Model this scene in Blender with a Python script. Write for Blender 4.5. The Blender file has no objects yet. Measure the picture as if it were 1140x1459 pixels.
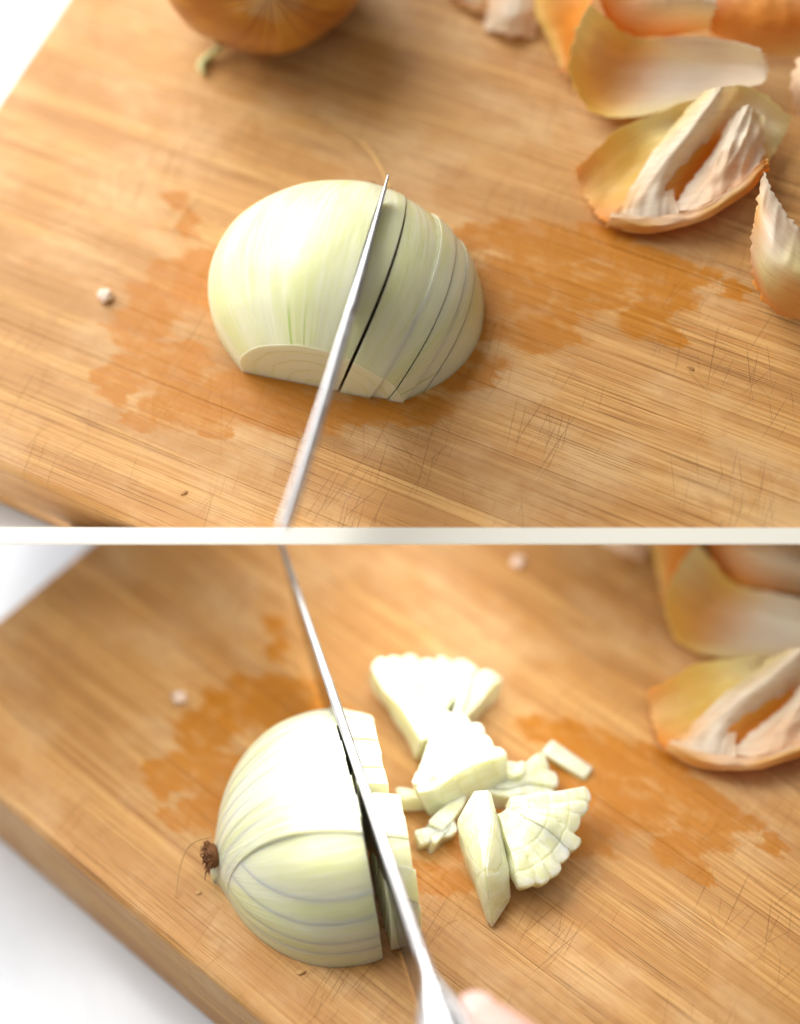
import bpy, bmesh, math, random
import numpy as np
from mathutils import Matrix, Vector, noise
random.seed(7)
S = 0.01                                   # everything below is measured in centimetres
sc = bpy.context.scene
C = sc.collection

# ------------------------------------------------------------------ camera
FPX, CX, CY = 2600.0, 570.0, 729.5         # lens in photo pixels (1140 wide)
RA = np.array([[0.89856396, 0.43048608, -0.08523227], [-0.36323321, 0.83857427, 0.4060232], [0.24626092, -0.33387862, 0.90987946]])
TA = np.array([-16.00344133, 3.38751478, -49.45159478])
RB = np.array([[0.75677687, 0.65295627, -0.03060849], [-0.48793376, 0.59543527, 0.6382613], [0.4349821, -0.46808647, 0.76921105]])
TB = np.array([-14.60009511, -5.59860299, -52.1732343])

def rigid(R, t):
    M = Matrix.Identity(4)
    for i in range(3):
        for j in range(3): M[i][j] = float(R[i, j])
        M[i][3] = float(t[i])
    q = M.to_quaternion(); q.normalize()
    return Matrix.Translation(M.to_translation()) @ q.to_matrix().to_4x4()
KA, KB = rigid(RA, TA), rigid(RB, TB)
turn = Matrix.Rotation(math.radians(43), 4, 'Z')      # lower board lies level; the room is turned so that the camera looks north
CAM = turn @ KB.inverted()                 # camera pose, cm
FA, FB = CAM @ KA, turn.copy()             # the two board frames, cm
def metres(M):
    M = M.copy(); M.translation = M.translation * S; return M
cd = bpy.data.cameras.new('camera'); cam = bpy.data.objects.new('camera', cd); C.objects.link(cam)
cam.matrix_world = metres(CAM)
cd.sensor_fit = 'HORIZONTAL'; cd.sensor_width = 36; cd.lens = 36 * FPX / 1140
cd.clip_start = 0.01; cd.clip_end = 50
cd.dof.use_dof = True; cd.dof.focus_distance = 0.470; cd.dof.aperture_fstop = (cd.lens / 10) / 2.5
sc.camera = cam

# ------------------------------------------------------------------ light
w = bpy.data.worlds.new('World'); sc.world = w; w.use_nodes = True
bg = w.node_tree.nodes['Background']; bg.inputs[0].default_value = (1.0, 0.93, 0.83, 1); bg.inputs[1].default_value = 0.15
sc.view_settings.view_transform = 'Standard'; sc.view_settings.look = 'None'
sc.view_settings.exposure = 0.03; sc.view_settings.gamma = 1
def area(name, pos, aim, sx, sy, power, col):
    """a lamp given in camera space (cm): x right, y up, z towards the camera"""
    l = bpy.data.lights.new(name, 'AREA'); l.shape = 'RECTANGLE'; l.size = sx * S; l.size_y = sy * S; l.energy = power; l.color = col
    o = bpy.data.objects.new(name, l); C.objects.link(o)
    p, a = CAM @ Vector(pos), CAM @ Vector(aim)
    q = (a - p).to_track_quat('-Z', 'Y')
    o.matrix_world = metres(Matrix.Translation(p) @ q.to_matrix().to_4x4())
    return o
area('window_light', (-35, 52, -29), (0, 3, -49), 66, 58, 8.3, (1.0, 0.98, 0.95))
area('room_fill', (10, 40, 45), (0, 0, -49), 90, 60, 1.7, (1.0, 0.95, 0.88))
area('lower_fill', (0, -1.3, -46.6), (0, -9, -48.6), 26, 6.5, 0.125, (1.0, 0.98, 0.95))  # added lamp, no real fitting; lights the lower board under the overhang
area('lower_fill_back', (0, 2.5, -53.0), (0, -2.9, -59.5), 28, 6, 0.13, (1.0, 0.98, 0.95))  # second added lamp, brightens the back of the lower board
area('side_fill', (-70, -2, -38), (0, -8, -49), 50, 30, 1.0, (1.0, 0.98, 0.95))  # unseen lamp added at the left to reach in under the upper worktop

# ------------------------------------------------------------------ helpers
def at(P, px, py, z=0.0):
    """the point of panel P's board frame at height z above the board under photo pixel (px, py), cm"""
    R, t = (RA, TA) if P == 'A' else (RB, TB)
    d = np.array([(px - CX) / FPX, -(py - CY) / FPX, -1.0]); n = R[:, 2]
    q = d * ((n @ t + z) / (n @ d))
    return Vector([float(k) for k in R.T @ (q - t)])
FR = {'A': FA, 'B': FB}

def link(name, bm, mats, parent=None, frame=None, local=None, smooth=True):
    """bm in cm, in the thing's own local space"""
    me = bpy.data.meshes.new(name)
    bmesh.ops.transform(bm, matrix=Matrix.Scale(S, 4), verts=bm.verts)
    bm.normal_update(); bm.to_mesh(me); bm.free()
    for m in (mats if isinstance(mats, (list, tuple)) else [mats]): me.materials.append(m)
    if smooth: me.shade_smooth(); me.set_sharp_from_angle(angle=math.radians(38))
    o = bpy.data.objects.new(name, me); C.objects.link(o)
    if parent: o.parent = parent
    if frame: o.matrix_world = metres(frame @ (local or Matrix.Identity(4)))
    elif local: o.matrix_local = metres(local)
    return o
def thing(name, frame, local, label, cat, group=None):
    o = bpy.data.objects.new(name, None); C.objects.link(o); o.empty_display_size = .01
    o.matrix_world = metres(frame @ local)
    return tag(o, label, cat, group)
def tag(o, label, cat, group=None):
    o['label'] = label; o['category'] = cat
    if group: o['group'] = group
    return o
D = math.radians
def T(x, y=None, z=0.0):
    return Matrix.Translation(Vector(x) if y is None else Vector((x, y, z)))
def frame_xy(p, ax):
    """local frame at p whose Y runs along ax (horizontal)"""
    y = Vector((ax[0], ax[1], 0)).normalized(); x = Vector((y.y, -y.x, 0))
    M = Matrix.Identity(4)
    for i in range(3): M[i][0] = x[i]; M[i][1] = y[i]; M[i][2] = (0, 0, 1)[i]; M[i][3] = p[i]
    return M
def cut(bm, co, no, cap=None, keep_below=True):
    """cut away what lies on the side no points to (or its opposite) and close the hole with material index cap"""
    no = Vector(no)
    if not keep_below: no = -no
    r = bmesh.ops.bisect_plane(bm, geom=bm.verts[:] + bm.edges[:] + bm.faces[:], plane_co=co, plane_no=no, clear_outer=True)
    ed = [e for e in r['geom_cut'] if isinstance(e, bmesh.types.BMEdge)]
    if ed and cap is not None:
        old = set(bm.faces)
        bmesh.ops.holes_fill(bm, edges=ed, sides=0)
        nf = [f for f in bm.faces if f not in old]
        for f in nf: f.material_index = cap; f.smooth = False
        bmesh.ops.triangulate(bm, faces=nf)
def box(bm, x0, x1, y0, y1, z0, z1, bev=0, seg=1, mi=0):
    vs = [bm.verts.new((x, y, z)) for x in (x0, x1) for y in (y0, y1) for z in (z0, z1)]
    F = [(0, 1, 3, 2), (4, 6, 7, 5), (0, 4, 5, 1), (2, 3, 7, 6), (0, 2, 6, 4), (1, 5, 7, 3)]
    fs = [bm.faces.new([vs[i] for i in f]) for f in F]
    for f in fs: f.material_index = mi
    if bev:
        es = list({e for f in fs for e in f.edges})
        bmesh.ops.bevel(bm, geom=es, offset=bev, segments=seg, affect='EDGES', profile=.5)
def tube(bm, pts, rad, n=8, cap=True):
    """round tube through pts, radius rad (number or list)"""
    pts = [Vector(p) for p in pts]; rings = []
    up = Vector((0.13, 0.21, 1)).normalized()
    for i, p in enumerate(pts):
        d = (pts[min(i + 1, len(pts) - 1)] - pts[max(i - 1, 0)]).normalized()
        a = d.cross(up).normalized(); b = a.cross(d)
        r = rad[i] if isinstance(rad, (list, tuple)) else rad
        rings.append([bm.verts.new(p + (a * math.cos(t) + b * math.sin(t)) * r) for t in [2 * math.pi * k / n for k in range(n)]])
    for i in range(len(rings) - 1):
        for k in range(n): bm.faces.new((rings[i][k], rings[i][(k + 1) % n], rings[i + 1][(k + 1) % n], rings[i + 1][k]))
    if cap: bm.faces.new(rings[0][::-1]); bm.faces.new(rings[-1])
def loft(bm, secs, cap=True):
    R_ = [[bm.verts.new(p) for p in s] for s in secs]; n = len(R_[0])
    for a, b in zip(R_, R_[1:]):
        for k in range(n): bm.faces.new((a[k], a[(k + 1) % n], b[(k + 1) % n], b[k]))
    if cap: bm.faces.new(R_[0][::-1]); bm.faces.new(R_[-1])
    bmesh.ops.recalc_face_normals(bm, faces=bm.faces)
def smooth_path(pts, k=8):
    P = [np.array(p, float) for p in pts]; P = [2 * P[0] - P[1]] + P + [2 * P[-1] - P[-2]]; out = []
    for i in range(1, len(P) - 2):
        for j in range(k):
            t = j / k; a, b, c, d = P[i - 1:i + 3]
            out.append(.5 * ((2 * b) + (c - a) * t + (2 * a - 5 * b + 4 * c - d) * t * t + (3 * b - a - 3 * c + d) * t ** 3))
    out.append(P[-2]); return [tuple(map(float, p)) for p in out]

# ------------------------------------------------------------------ materials
class NT:
    def __init__(s, name):
        s.m = bpy.data.materials.new(name); s.m.use_nodes = True; s.t = s.m.node_tree; s.b = s.t.nodes['Principled BSDF']
        s.out = s.t.nodes['Material Output']
    def n(s, typ, **k):
        x = s.t.nodes.new(typ)
        for a, v in k.items():
            if a.startswith('i_'):
                key = a[2:]; key = int(key) if key.isdigit() else key.replace('_', ' ')
                s.put(x.inputs[key], v)
            else: setattr(x, a, v)
        return x
    def put(s, sock, v):
        if isinstance(v, bpy.types.NodeSocket): s.t.links.new(v, sock)
        else: sock.default_value = v
    def math(s, op, a, b=0.0, c=None, clamp=False):
        x = s.t.nodes.new('ShaderNodeMath'); x.operation = op; x.use_clamp = clamp
        s.put(x.inputs[0], a); s.put(x.inputs[1], b)
        if c is not None: s.put(x.inputs[2], c)
        return x.outputs[0]
    def ramp(s, v, a, b, lo=0.0, hi=1.0):
        x = s.t.nodes.new('ShaderNodeMapRange'); x.interpolation_type = 'SMOOTHSTEP'
        s.put(x.inputs[0], v)
        for i, k in enumerate((a, b, lo, hi)): s.put(x.inputs[i + 1], k)
        return x.outputs[0]
    def mix(s, f, a, b, blend='MIX'):
        x = s.t.nodes.new('ShaderNodeMix'); x.data_type = 'RGBA'; x.blend_type = blend
        s.put(x.inputs[0], f); s.put(x.inputs[6], a if isinstance(a, bpy.types.NodeSocket) else (*a, 1)); s.put(x.inputs[7], b if isinstance(b, bpy.types.NodeSocket) else (*b, 1))
        return x.outputs[2]
    def coords(s, scale=(1, 1, 1), off=(0, 0, 0), src=None):
        """object coordinates in centimetres, then scaled"""
        if src is None: src = s.n('ShaderNodeTexCoord').outputs['Object']
        m = s.n('ShaderNodeVectorMath', operation='MULTIPLY_ADD'); s.put(m.inputs[0], src)
        m.inputs[1].default_value = [k / S for k in scale]; m.inputs[2].default_value = off
        return m.outputs[0]
    def noise(s, vec, scale=1.0, det=2.0, rough=.5, dist=0.0):
        x = s.n('ShaderNodeTexNoise'); s.put(x.inputs['Vector'], vec); x.inputs['Scale'].default_value = scale
        x.inputs['Detail'].default_value = det; x.inputs['Roughness'].default_value = rough; x.inputs['Distortion'].default_value = dist
        return x.outputs['Fac']
    def bump(s, h, dist, strength=1.0):
        x = s.n('ShaderNodeBump'); x.inputs['Strength'].default_value = strength; x.inputs['Distance'].default_value = dist * S
        s.put(x.inputs['Height'], h); s.put(s.b.inputs['Normal'], x.outputs[0])
    def set(s, **k):
        for a, v in k.items(): s.put(s.b.inputs[a.replace('_', ' ')], v if not isinstance(v, tuple) or len(v) != 3 or a == 'Subsurface_Radius' else (*v, 1))
        return s.m

# wet juice stains: centre and half axes read off the upper photo (px), kept as board positions (cm)
STAINS = [(705, 335, 62, 26), (775, 350, 60, 40), (735, 410, 75, 42), (700, 455, 60, 38), (775, 470, 62, 34), (850, 345, 55, 28), (835, 410, 70, 40),
          (905, 385, 52, 36), (955, 405, 40, 42), (925, 455, 40, 30), (955, 480, 22, 14), (1005, 395, 34, 10), (1045, 415, 18, 13),
          (258, 285, 22, 12), (268, 315, 15, 22), (300, 400, 95, 48), (235, 425, 52, 38), (195, 470, 42, 34), (230, 520, 70, 36), (165, 545, 26, 34),
          (200, 595, 26, 13), (270, 575, 62, 34), (300, 612, 30, 12), (370, 560, 90, 45), (430, 590, 80, 30), (560, 585, 90, 22), (660, 525, 60, 30)]
def wood():
    s = NT('bamboo_board')
    P = s.coords()                                            # board frame, cm
    geo = s.n('ShaderNodeSeparateXYZ'); s.put(geo.inputs[0], P)
    rnd = s.n('ShaderNodeObjectInfo').outputs['Random']
    shift = s.n('ShaderNodeCombineXYZ'); s.put(shift.inputs[0], s.math('MULTIPLY', rnd, 90.0)); s.put(shift.inputs[2], s.math('MULTIPLY', rnd, 37.0))
    Q = s.n('ShaderNodeVectorMath', operation='ADD'); s.put(Q.inputs[0], P); s.put(Q.inputs[1], shift.outputs[0]); Q = Q.outputs[0]
    def st(sx, sy, sz, base=Q):
        m = s.n('ShaderNodeVectorMath', operation='MULTIPLY'); s.put(m.inputs[0], base); m.inputs[1].default_value = (sx, sy, sz); return m.outputs[0]
    fine = s.noise(st(.20, 15, 15), 1, 4, .66)                # fibres
    pores = s.noise(st(.24, 27, 27), 1, 2, .7)                # thin dark lines
    broad = s.noise(st(.07, 1.7, 1.7), 1, 2, .5)
    blot = s.noise(st(.28, .36, .3, P), 1, 4, .62)
    patch = s.noise(st(1.1, 1.5, 1.5, P), 1, 3, .6)
    col = s.mix(s.ramp(fine, .36, .64), (.47, .225, .060), (.65, .385, .14))
    col = s.mix(s.ramp(broad, .36, .64, 0, .7), col, (.42, .20, .06))
    col = s.mix(s.ramp(blot, .44, .66, 0, .55), col, (.64, .43, .22))       # dry, scrubbed areas
    col = s.mix(s.ramp(patch, .50, .70, 0, .45), col, (.46, .23, .08))
    tint = s.mix(rnd, (.93, .90, .86), (1.06, 1.04, 1.02)); col = s.mix(1.0, col, tint, 'MULTIPLY')
    line = s.ramp(pores, .57, .66)
    wear = s.ramp(s.noise(st(.16, .3, .3, P), 1, 2, .5), .38, .60, .15, 1)
    col = s.mix(s.math('MULTIPLY', line, s.math('MULTIPLY', wear, .80)), col, (.20, .085, .022))
    # knife scores, several directions across the grain
    sc_h = None
    for ang, seed, dens in ((78, 3, .70), (97, 11, .705), (63, 23, .72), (112, 31, .735), (30, 43, .745), (88, 57, .72)):
        r = s.n('ShaderNodeVectorRotate', rotation_type='Z_AXIS'); s.put(r.inputs['Vector'], P); r.inputs['Angle'].default_value = math.radians(ang)
        a = s.n('ShaderNodeVectorMath', operation='MULTIPLY_ADD'); s.put(a.inputs[0], r.outputs[0]); a.inputs[1].default_value = (.30, 17.0, 0); a.inputs[2].default_value = (seed, seed * 3.1, 0)
        k = s.ramp(s.noise(a.outputs[0], 1, 1.5, .5), dens - .035, dens + .015)
        sc_h = k if sc_h is None else s.math('MAXIMUM', sc_h, k)
    sc_h = s.math('MULTIPLY', sc_h, s.ramp(s.noise(st(.22, .25, .2, P), 1, 2, .5), .40, .58, .15, 1))
    col = s.mix(s.math('MULTIPLY', sc_h, .34), col, (.16, .07, .022))
    # stains
    wob = s.n('ShaderNodeTexNoise'); s.put(wob.inputs['Vector'], st(.8, 2.0, 1, P)); wob.inputs['Scale'].default_value = 1.0; wob.inputs['Detail'].default_value = 4; wob.inputs['Roughness'].default_value = .65
    w1 = s.n('ShaderNodeVectorMath', operation='SUBTRACT'); s.put(w1.inputs[0], wob.outputs['Color']); w1.inputs[1].default_value = (.5, .5, .5)
    w2 = s.n('ShaderNodeVectorMath', operation='MULTIPLY_ADD'); s.put(w2.inputs[0], w1.outputs[0]); w2.inputs[1].default_value = (2.2, 1.0, 0); s.put(w2.inputs[2], P)
    best = None
    for (px, py, rx, ry) in STAINS:
        c = at('A', px, py); r = Vector((rx / 51.0, ry / 47.0))
        d = s.n('ShaderNodeVectorMath', operation='SUBTRACT'); s.put(d.inputs[0], w2.outputs[0]); d.inputs[1].default_value = (c.x, c.y, 0)
        ro = s.n('ShaderNodeVectorRotate', rotation_type='Z_AXIS'); s.put(ro.inputs['Vector'], d.outputs[0]); ro.inputs['Angle'].default_value = math.radians(-25.6)
        m = s.n('ShaderNodeVectorMath', operation='MULTIPLY'); s.put(m.inputs[0], ro.outputs[0]); m.inputs[1].default_value = (1 / r.x, 1 / r.y, 0)
        l = s.n('ShaderNodeVectorMath', operation='LENGTH'); s.put(l.inputs[0], m.outputs[0])
        k = s.math('SUBTRACT', 1.0, l.outputs['Value']); best = k if best is None else s.math('MAXIMUM', best, k)
    wet = s.math('MULTIPLY', s.ramp(best, -.17, .20), s.ramp(geo.outputs[2], -.25, -.02))
    wet = s.math('MULTIPLY', wet, s.ramp(s.noise(st(1.4, 2.0, 1, P), 1, 3, .6), .32, .54, .60, 1))
    soaked = s.mix(.82, s.mix(1.0, col, (.90, .60, .16), 'MULTIPLY'), s.mix(fine, (.36, .115, .004), (.55, .22, .010)))
    col = s.mix(s.math('MULTIPLY', wet, .95), col, soaked)
    h = s.math('ADD', s.math('MULTIPLY', fine, .5), s.math('MULTIPLY', line, -.45)); h = s.math('SUBTRACT', h, s.math('MULTIPLY', sc_h, .7))
    s.bump(h, .012, .8)
    rough = s.math('SUBTRACT', s.ramp(fine, .3, .7, .42, .56), s.math('MULTIPLY', wet, .08))
    return s.set(Base_Color=col, Roughness=rough, Specular_IOR_Level=.30)

def marble():
    s = NT('white_counter'); P = s.coords()
    v = s.noise(P, .16, 5, .6, 1.2); k = s.math('ABSOLUTE', s.math('SUBTRACT', v, .5))
    col = s.mix(s.ramp(k, 0, .08, .12, 0), (.66, .69, .74), (.50, .54, .60))
    return s.set(Base_Color=col, Roughness=.22)

def angle_stripes(s, P, k, ky, seed=0.0):
    x = s.n('ShaderNodeSeparateXYZ'); s.put(x.inputs[0], P)
    a = s.math('ARCTAN2', x.outputs[2], x.outputs[0])
    c = s.n('ShaderNodeCombineXYZ'); s.put(c.inputs[0], s.math('MULTIPLY', a, k)); s.put(c.inputs[1], s.math('MULTIPLY', x.outputs[1], ky)); c.inputs[2].default_value = seed
    return c.outputs[0], x
def onion_outer():
    s = NT('onion_flesh_outside'); P = s.coords()
    v, x = angle_stripes(s, P, 3.2, .28); n1 = s.noise(v, 1, 3, .55, .25)
    v2, _ = angle_stripes(s, P, 26, .35, 5); n2 = s.noise(v2, 1, 2, .6)
    v3, _ = angle_stripes(s, P, 13, .08, 9); n3 = s.noise(v3, 1, 1, .5)
    col = s.mix(s.ramp(n1, .38, .64), (.81, .815, .56), (.73, .755, .40))
    col = s.mix(s.ramp(n2, .46, .66, 0, .45), col, (.84, .84, .66))
    vein = s.math('MULTIPLY', s.ramp(n3, .60, .66), s.ramp(x.outputs[1], .35, 1.0, 1, 0))
    col = s.mix(s.math('MULTIPLY', vein, .75), col, (.40, .55, .08))
    s.bump(s.math('ADD', s.math('MULTIPLY', n1, 1.6), s.math('MULTIPLY', n2, .40)), .06, .5)
    return s.set(Base_Color=col, Roughness=s.ramp(n2, .3, .7, .30, .46), Specular_IOR_Level=.42, Subsurface_Weight=.6, Subsurface_Radius=(1.0, .88, .38), Subsurface_Scale=.5 * S, Coat_Weight=.08, Coat_Roughness=.2)
def onion_cut():
    s = NT('onion_flesh_cut'); P = s.coords(); x = s.n('ShaderNodeSeparateXYZ'); s.put(x.inputs[0], P)
    r = s.math('SQRT', s.math('ADD', s.math('POWER', x.outputs[0], 2.0), s.math('POWER', x.outputs[2], 2.0)))
    nz = s.noise(P, 2.2, 3, .6)
    ph = s.math('FRACT', s.math('ADD', s.math('MULTIPLY', r, 2.1), s.math('MULTIPLY', nz, .5)))
    ring = s.math('ABSOLUTE', s.math('SUBTRACT', ph, .5))
    col = s.mix(s.ramp(ring, .32, .48), (.80, .79, .54), (.74, .75, .42))
    v = s.noise(s.coords((.6, .6, 4)), 3, 2, .6)
    col = s.mix(s.ramp(v, .4, .7, 0, .3), col, (.84, .82, .70))
    s.bump(s.math('ADD', s.ramp(ring, .36, .5, 1, 0), s.math('MULTIPLY', v, .3)), .015, .4)
    return s.set(Base_Color=col, Roughness=.34, Subsurface_Weight=.6, Subsurface_Radius=(1.0, .9, .4), Subsurface_Scale=.4 * S, Coat_Weight=.12, Coat_Roughness=.25)
def dice_mat():
    s = NT('onion_dice_flesh'); P = s.coords(); n = s.noise(s.coords((1, 1, 5)), 2.4, 3, .6)
    col = s.mix(s.ramp(n, .35, .65), (.70, .72, .44), (.77, .78, .60))
    n2 = s.noise(s.coords((2, 6, 2), (3, 1, 2)), 1.2, 2, .6)
    col = s.mix(s.ramp(n2, .5, .72, 0, .45), col, (.70, .72, .38))
    x = s.n('ShaderNodeSeparateXYZ'); s.put(x.inputs[0], P)
    r = s.math('SQRT', s.math('ADD', s.math('POWER', x.outputs[0], 2.0), s.math('POWER', x.outputs[1], 2.0)))
    ph = s.math('FRACT', s.math('ADD', s.math('MULTIPLY', r, 1.9), s.math('MULTIPLY', n2, .22)))
    ring = s.math('ABSOLUTE', s.math('SUBTRACT', ph, .5))
    col = s.mix(s.ramp(ring, .34, .5, 0, .40), col, (.70, .72, .42))
    s.bump(s.math('ADD', n, s.ramp(ring, .38, .5, 0, -.8)), .04, .5)
    return s.set(Base_Color=col, Roughness=.30, Subsurface_Weight=.85, Subsurface_Radius=(1.0, .9, .5), Subsurface_Scale=.7 * S, Coat_Weight=.2, Coat_Roughness=.2)
def steel(name, base=.62, rough=.24):
    s = NT(name); n = s.noise(s.coords((.25, 6, 6)), 1, 2, .5); n2 = s.noise(s.coords((1, 1, 1)), 1.6, 3, .6)
    return s.set(Base_Color=s.mix(n2, (base, base, base * 1.02), (base * .86, base * .87, base * .9)), Metallic=1.0, Roughness=s.ramp(n, .3, .7, rough, rough + .12))
def peel_mat():
    s = NT('onion_peel'); a = s.n('ShaderNodeVertexColor', layer_name='Col').outputs[0]
    uv = s.n('ShaderNodeTexCoord').outputs['UV']
    m = s.n('ShaderNodeVectorMath', operation='MULTIPLY'); s.put(m.inputs[0], uv); m.inputs[1].default_value = (2.2, 42, 1)
    n = s.noise(m.outputs[0], 1, 3, .6, .3)
    col = s.mix(s.ramp(n, .46, .62, 0, .26), a, s.mix(1.0, a, (.80, .52, .30), 'MULTIPLY'))
    s.bump(n, .03, .5)
    s.set(Base_Color=col, Roughness=.40, Specular_IOR_Level=.4, Coat_Weight=.10, Coat_Roughness=.2)
    tr = s.n('ShaderNodeBsdfTranslucent'); s.put(tr.inputs[0], s.mix(1.0, col, (1.0, .86, .55), 'MULTIPLY'))
    mx = s.n('ShaderNodeMixShader'); mx.inputs[0].default_value = .48
    s.put(mx.inputs[1], s.b.outputs[0]); s.put(mx.inputs[2], tr.outputs[0]); s.put(s.out.inputs[0], mx.outputs[0])
    return s.m
def skin_onion():
    s = NT('brown_onion_skin'); P = s.coords()
    v, x = angle_stripes(s, P, 3, .35, 2); n = s.noise(v, 1, 3, .55, .4)
    b = s.noise(P, .35, 2, .5)
    col = s.mix(s.ramp(n, .35, .65), (.34, .10, .008), (.50, .20, .02))
    col = s.mix(s.ramp(b, .42, .62, 0, .8), col, (.33, .09, .008))
    s.bump(n, .05, .4)
    return s.set(Base_Color=col, Roughness=.28, Specular_IOR_Level=.5, Coat_Weight=.3)
def plain(name, c, rough=.5, var=.25, sc_=3.0, **k):
    s = NT(name); n = s.noise(s.coords(), sc_, 3, .6)
    return s.set(Base_Color=s.mix(n, tuple(x * (1 - var) for x in c), tuple(min(1, x * (1 + var)) for x in c)), Roughness=rough, **k)

M_wood, M_counter, M_out, M_cut, M_dice = wood(), marble(), onion_outer(), onion_cut(), dice_mat()
M_steel, M_handle = steel('blade_steel_shaded', .42, .14), steel('handle_steel', .78, .2)  # blade steel darkened: shade of its side faces is in the colour
M_peel, M_brown = peel_mat(), skin_onion()
M_root = plain('dry_root', (.17, .065, .018), .8, .7, 8); M_hair = plain('rootlet', (.55, .33, .12), .7)
M_scrap = plain('green_scrap', (.62, .62, .28), .4); M_crumb = plain('pale_crumb', (.80, .62, .50), .5); M_dark = plain('dark_crumb', (.42, .20, .06), .6)
M_cream = plain('cream_paint', (.79, .775, .70), .55, .01, .4)
M_skin = plain('skin', (.80, .48, .42), .42, .06, 2, Subsurface_Weight=.4, Subsurface_Radius=(1, .3, .2), Subsurface_Scale=.004)
M_nail = plain('nail', (.86, .56, .50), .22, .03, 2)

# ------------------------------------------------------------------ structure: counters, border strip, boards
RAYCUT = (752.3 - CY) / FPX
def clip_top(bm, frameM):
    """saw the upper worktop off along the border strip (plane in camera space y = RAYCUT * z)"""
    K = frameM.inverted() @ CAM
    co = K @ Vector((0, 0, 0)); no = (K.to_3x3() @ Vector((0, 1, -RAYCUT))).normalized()
    cut(bm, co, no, 0, keep_below=False)
THK = 3.4
def counter(P):
    bm = bmesh.new()
    F = FR[P]
    if P == 'B': box(bm, -70, 80, -60, 50, -THK - 3, -THK)
    else:
        box(bm, -30, 60, -30, 34, -THK - .7, -THK)
        clip_top(bm, F)
        K = F.inverted() @ CAM                                 # side end of the upper worktop
        cut(bm, K @ Vector((-15.5, 0, 0)), K.to_3x3() @ Vector((-1, 0, 0)), 0)
    o = link('countertop', bm, M_counter, frame=F, smooth=False); o['kind'] = 'structure'
counter('A'); counter('B')
bm = bmesh.new()                                               # border between the two views, built as an added solid strip, seen edge on
kt, kb = (752.0 - CY) / FPX, (775.0 - CY) / FPX
prof_ = [(kb * -44.95, -44.95), (kt * -45.2, -45.2), (kt * -50.2, -50.2), (kb * -50.2 + .02, -50.2)]
ends = [[bm.verts.new((x, y if y < 0 else -y, z)) for y, z in prof_] for x in (-15.5, 18)]
for k in range(4): bm.faces.new((ends[0][k], ends[0][(k + 1) % 4], ends[1][(k + 1) % 4], ends[1][k]))
bm.faces.new(ends[0][::-1]); bm.faces.new(ends[1])
bmesh.ops.recalc_face_normals(bm, faces=bm.faces)
border = link('border_strip', bm, M_cream, frame=CAM, smooth=False)
tag(border, 'straight cream border strip running right across between the two cutting boards', 'divider')

YS = [0, 2.15, 3.9, 5.6, 7.25, 8.95, 10.55, 12.4, 14.2, 16.1, 17.9, 19.8, 21.6, 23.4, 25.2]
def board(P, label):
    F = FR[P]; t = thing('cutting_board', F, Matrix.Identity(4), label, 'cutting board', 'bamboo cutting boards')
    for a, b in zip(YS, YS[1:]):
        bm = bmesh.new(); first = a == 0
        g = .002
        box(bm, 0, 38, a + (0 if first else g), b - g, -THK, random.uniform(-.006, .006))
        le = [e for e in bm.edges if all(v.co.z > -1 for v in e.verts)]
        fr = [e for e in bm.edges if first and all(v.co.y < .001 for v in e.verts) and abs(e.verts[0].co.z - e.verts[1].co.z) < .1]
        en = [e for e in bm.edges if all(v.co.x < .001 for v in e.verts) and abs(e.verts[0].co.z - e.verts[1].co.z) < .1]
        big = list(set(fr + en))
        bmesh.ops.bevel(bm, geom=big, offset=.22, segments=4, affect='EDGES', profile=.5)
        le = [e for e in bm.edges if len(e.link_faces) == 2 and all(v.co.z > -.3 for v in e.verts) and e.calc_face_angle(0) > 1.3]
        bmesh.ops.bevel(bm, geom=le, offset=.008, segments=1, affect='EDGES')
        if P == 'A': clip_top(bm, F)
        if bm.verts: link('strip', bm, M_wood, t, smooth=False)
        else: bm.free()
    return t
board('A', 'worn bamboo cutting board in the upper half carrying the half onion and all the peels')
board('B', 'worn bamboo cutting board in the lower half carrying the chopped onion')

# ------------------------------------------------------------------ half onions
PROF = [(0, .02), (0, 1.0), (0.0, 2.0), (.04, 2.12), (.18, 2.30), (.45, 2.60), (.9, 3.02), (1.5, 3.36), (2.2, 3.54), (2.9, 3.52), (3.6, 3.36), (4.2, 3.04), (4.7, 2.62), (5.1, 2.12), (5.4, 1.58), (5.62, 1.0), (5.8, .5), (5.95, .36), (5.96, .02)]
def onion_bm(seed=0, nu=96, sx=1.0, sz=1.0):
    pts = smooth_path([(a, b, 0) for a, b in PROF], 4); bm = bmesh.new(); rings = []
    for (y, r, _) in pts:
        ring = []
        for k in range(nu):
            a = 2 * math.pi * k / nu
            m = min(1, r / 2.5)
            d = 1 + m * (.010 * math.sin(5 * a + seed) + .006 * math.sin(11 * a + 2 * seed + y * .3)) + .012 * m * noise.noise(Vector((math.cos(a) * 1.3 + seed, y * .35, math.sin(a) * 1.3)))
            ring.append(bm.verts.new((r * d * math.cos(a) * sx, y, r * d * math.sin(a) * sz)))
        rings.append(ring)
    for i in range(len(rings) - 1):
        for k in range(nu):
            f = bm.faces.new((rings[i][k], rings[i][(k + 1) % nu], rings[i + 1][(k + 1) % nu], rings[i + 1][k])); f.smooth = True
            f.material_index = 1 if pts[i + 1][0] < .03 else 0
    bm.faces.new(rings[0]).material_index = 1; bm.faces.new(rings[-1][::-1])
    bmesh.ops.recalc_face_normals(bm, faces=bm.faces)
    cut(bm, (0, 0, 0), (0, 0, -1), 1)
    return bm
def slab(seed, planes, **k):
    bm = onion_bm(seed, **k)
    for co, no in planes: cut(bm, co, no, 1)
    return bm
def bow(bm, w_):
    for v in bm.verts: v.co.x += w_ * (1 - ((v.co.y - 2.9) / 2.9) ** 2)
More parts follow.
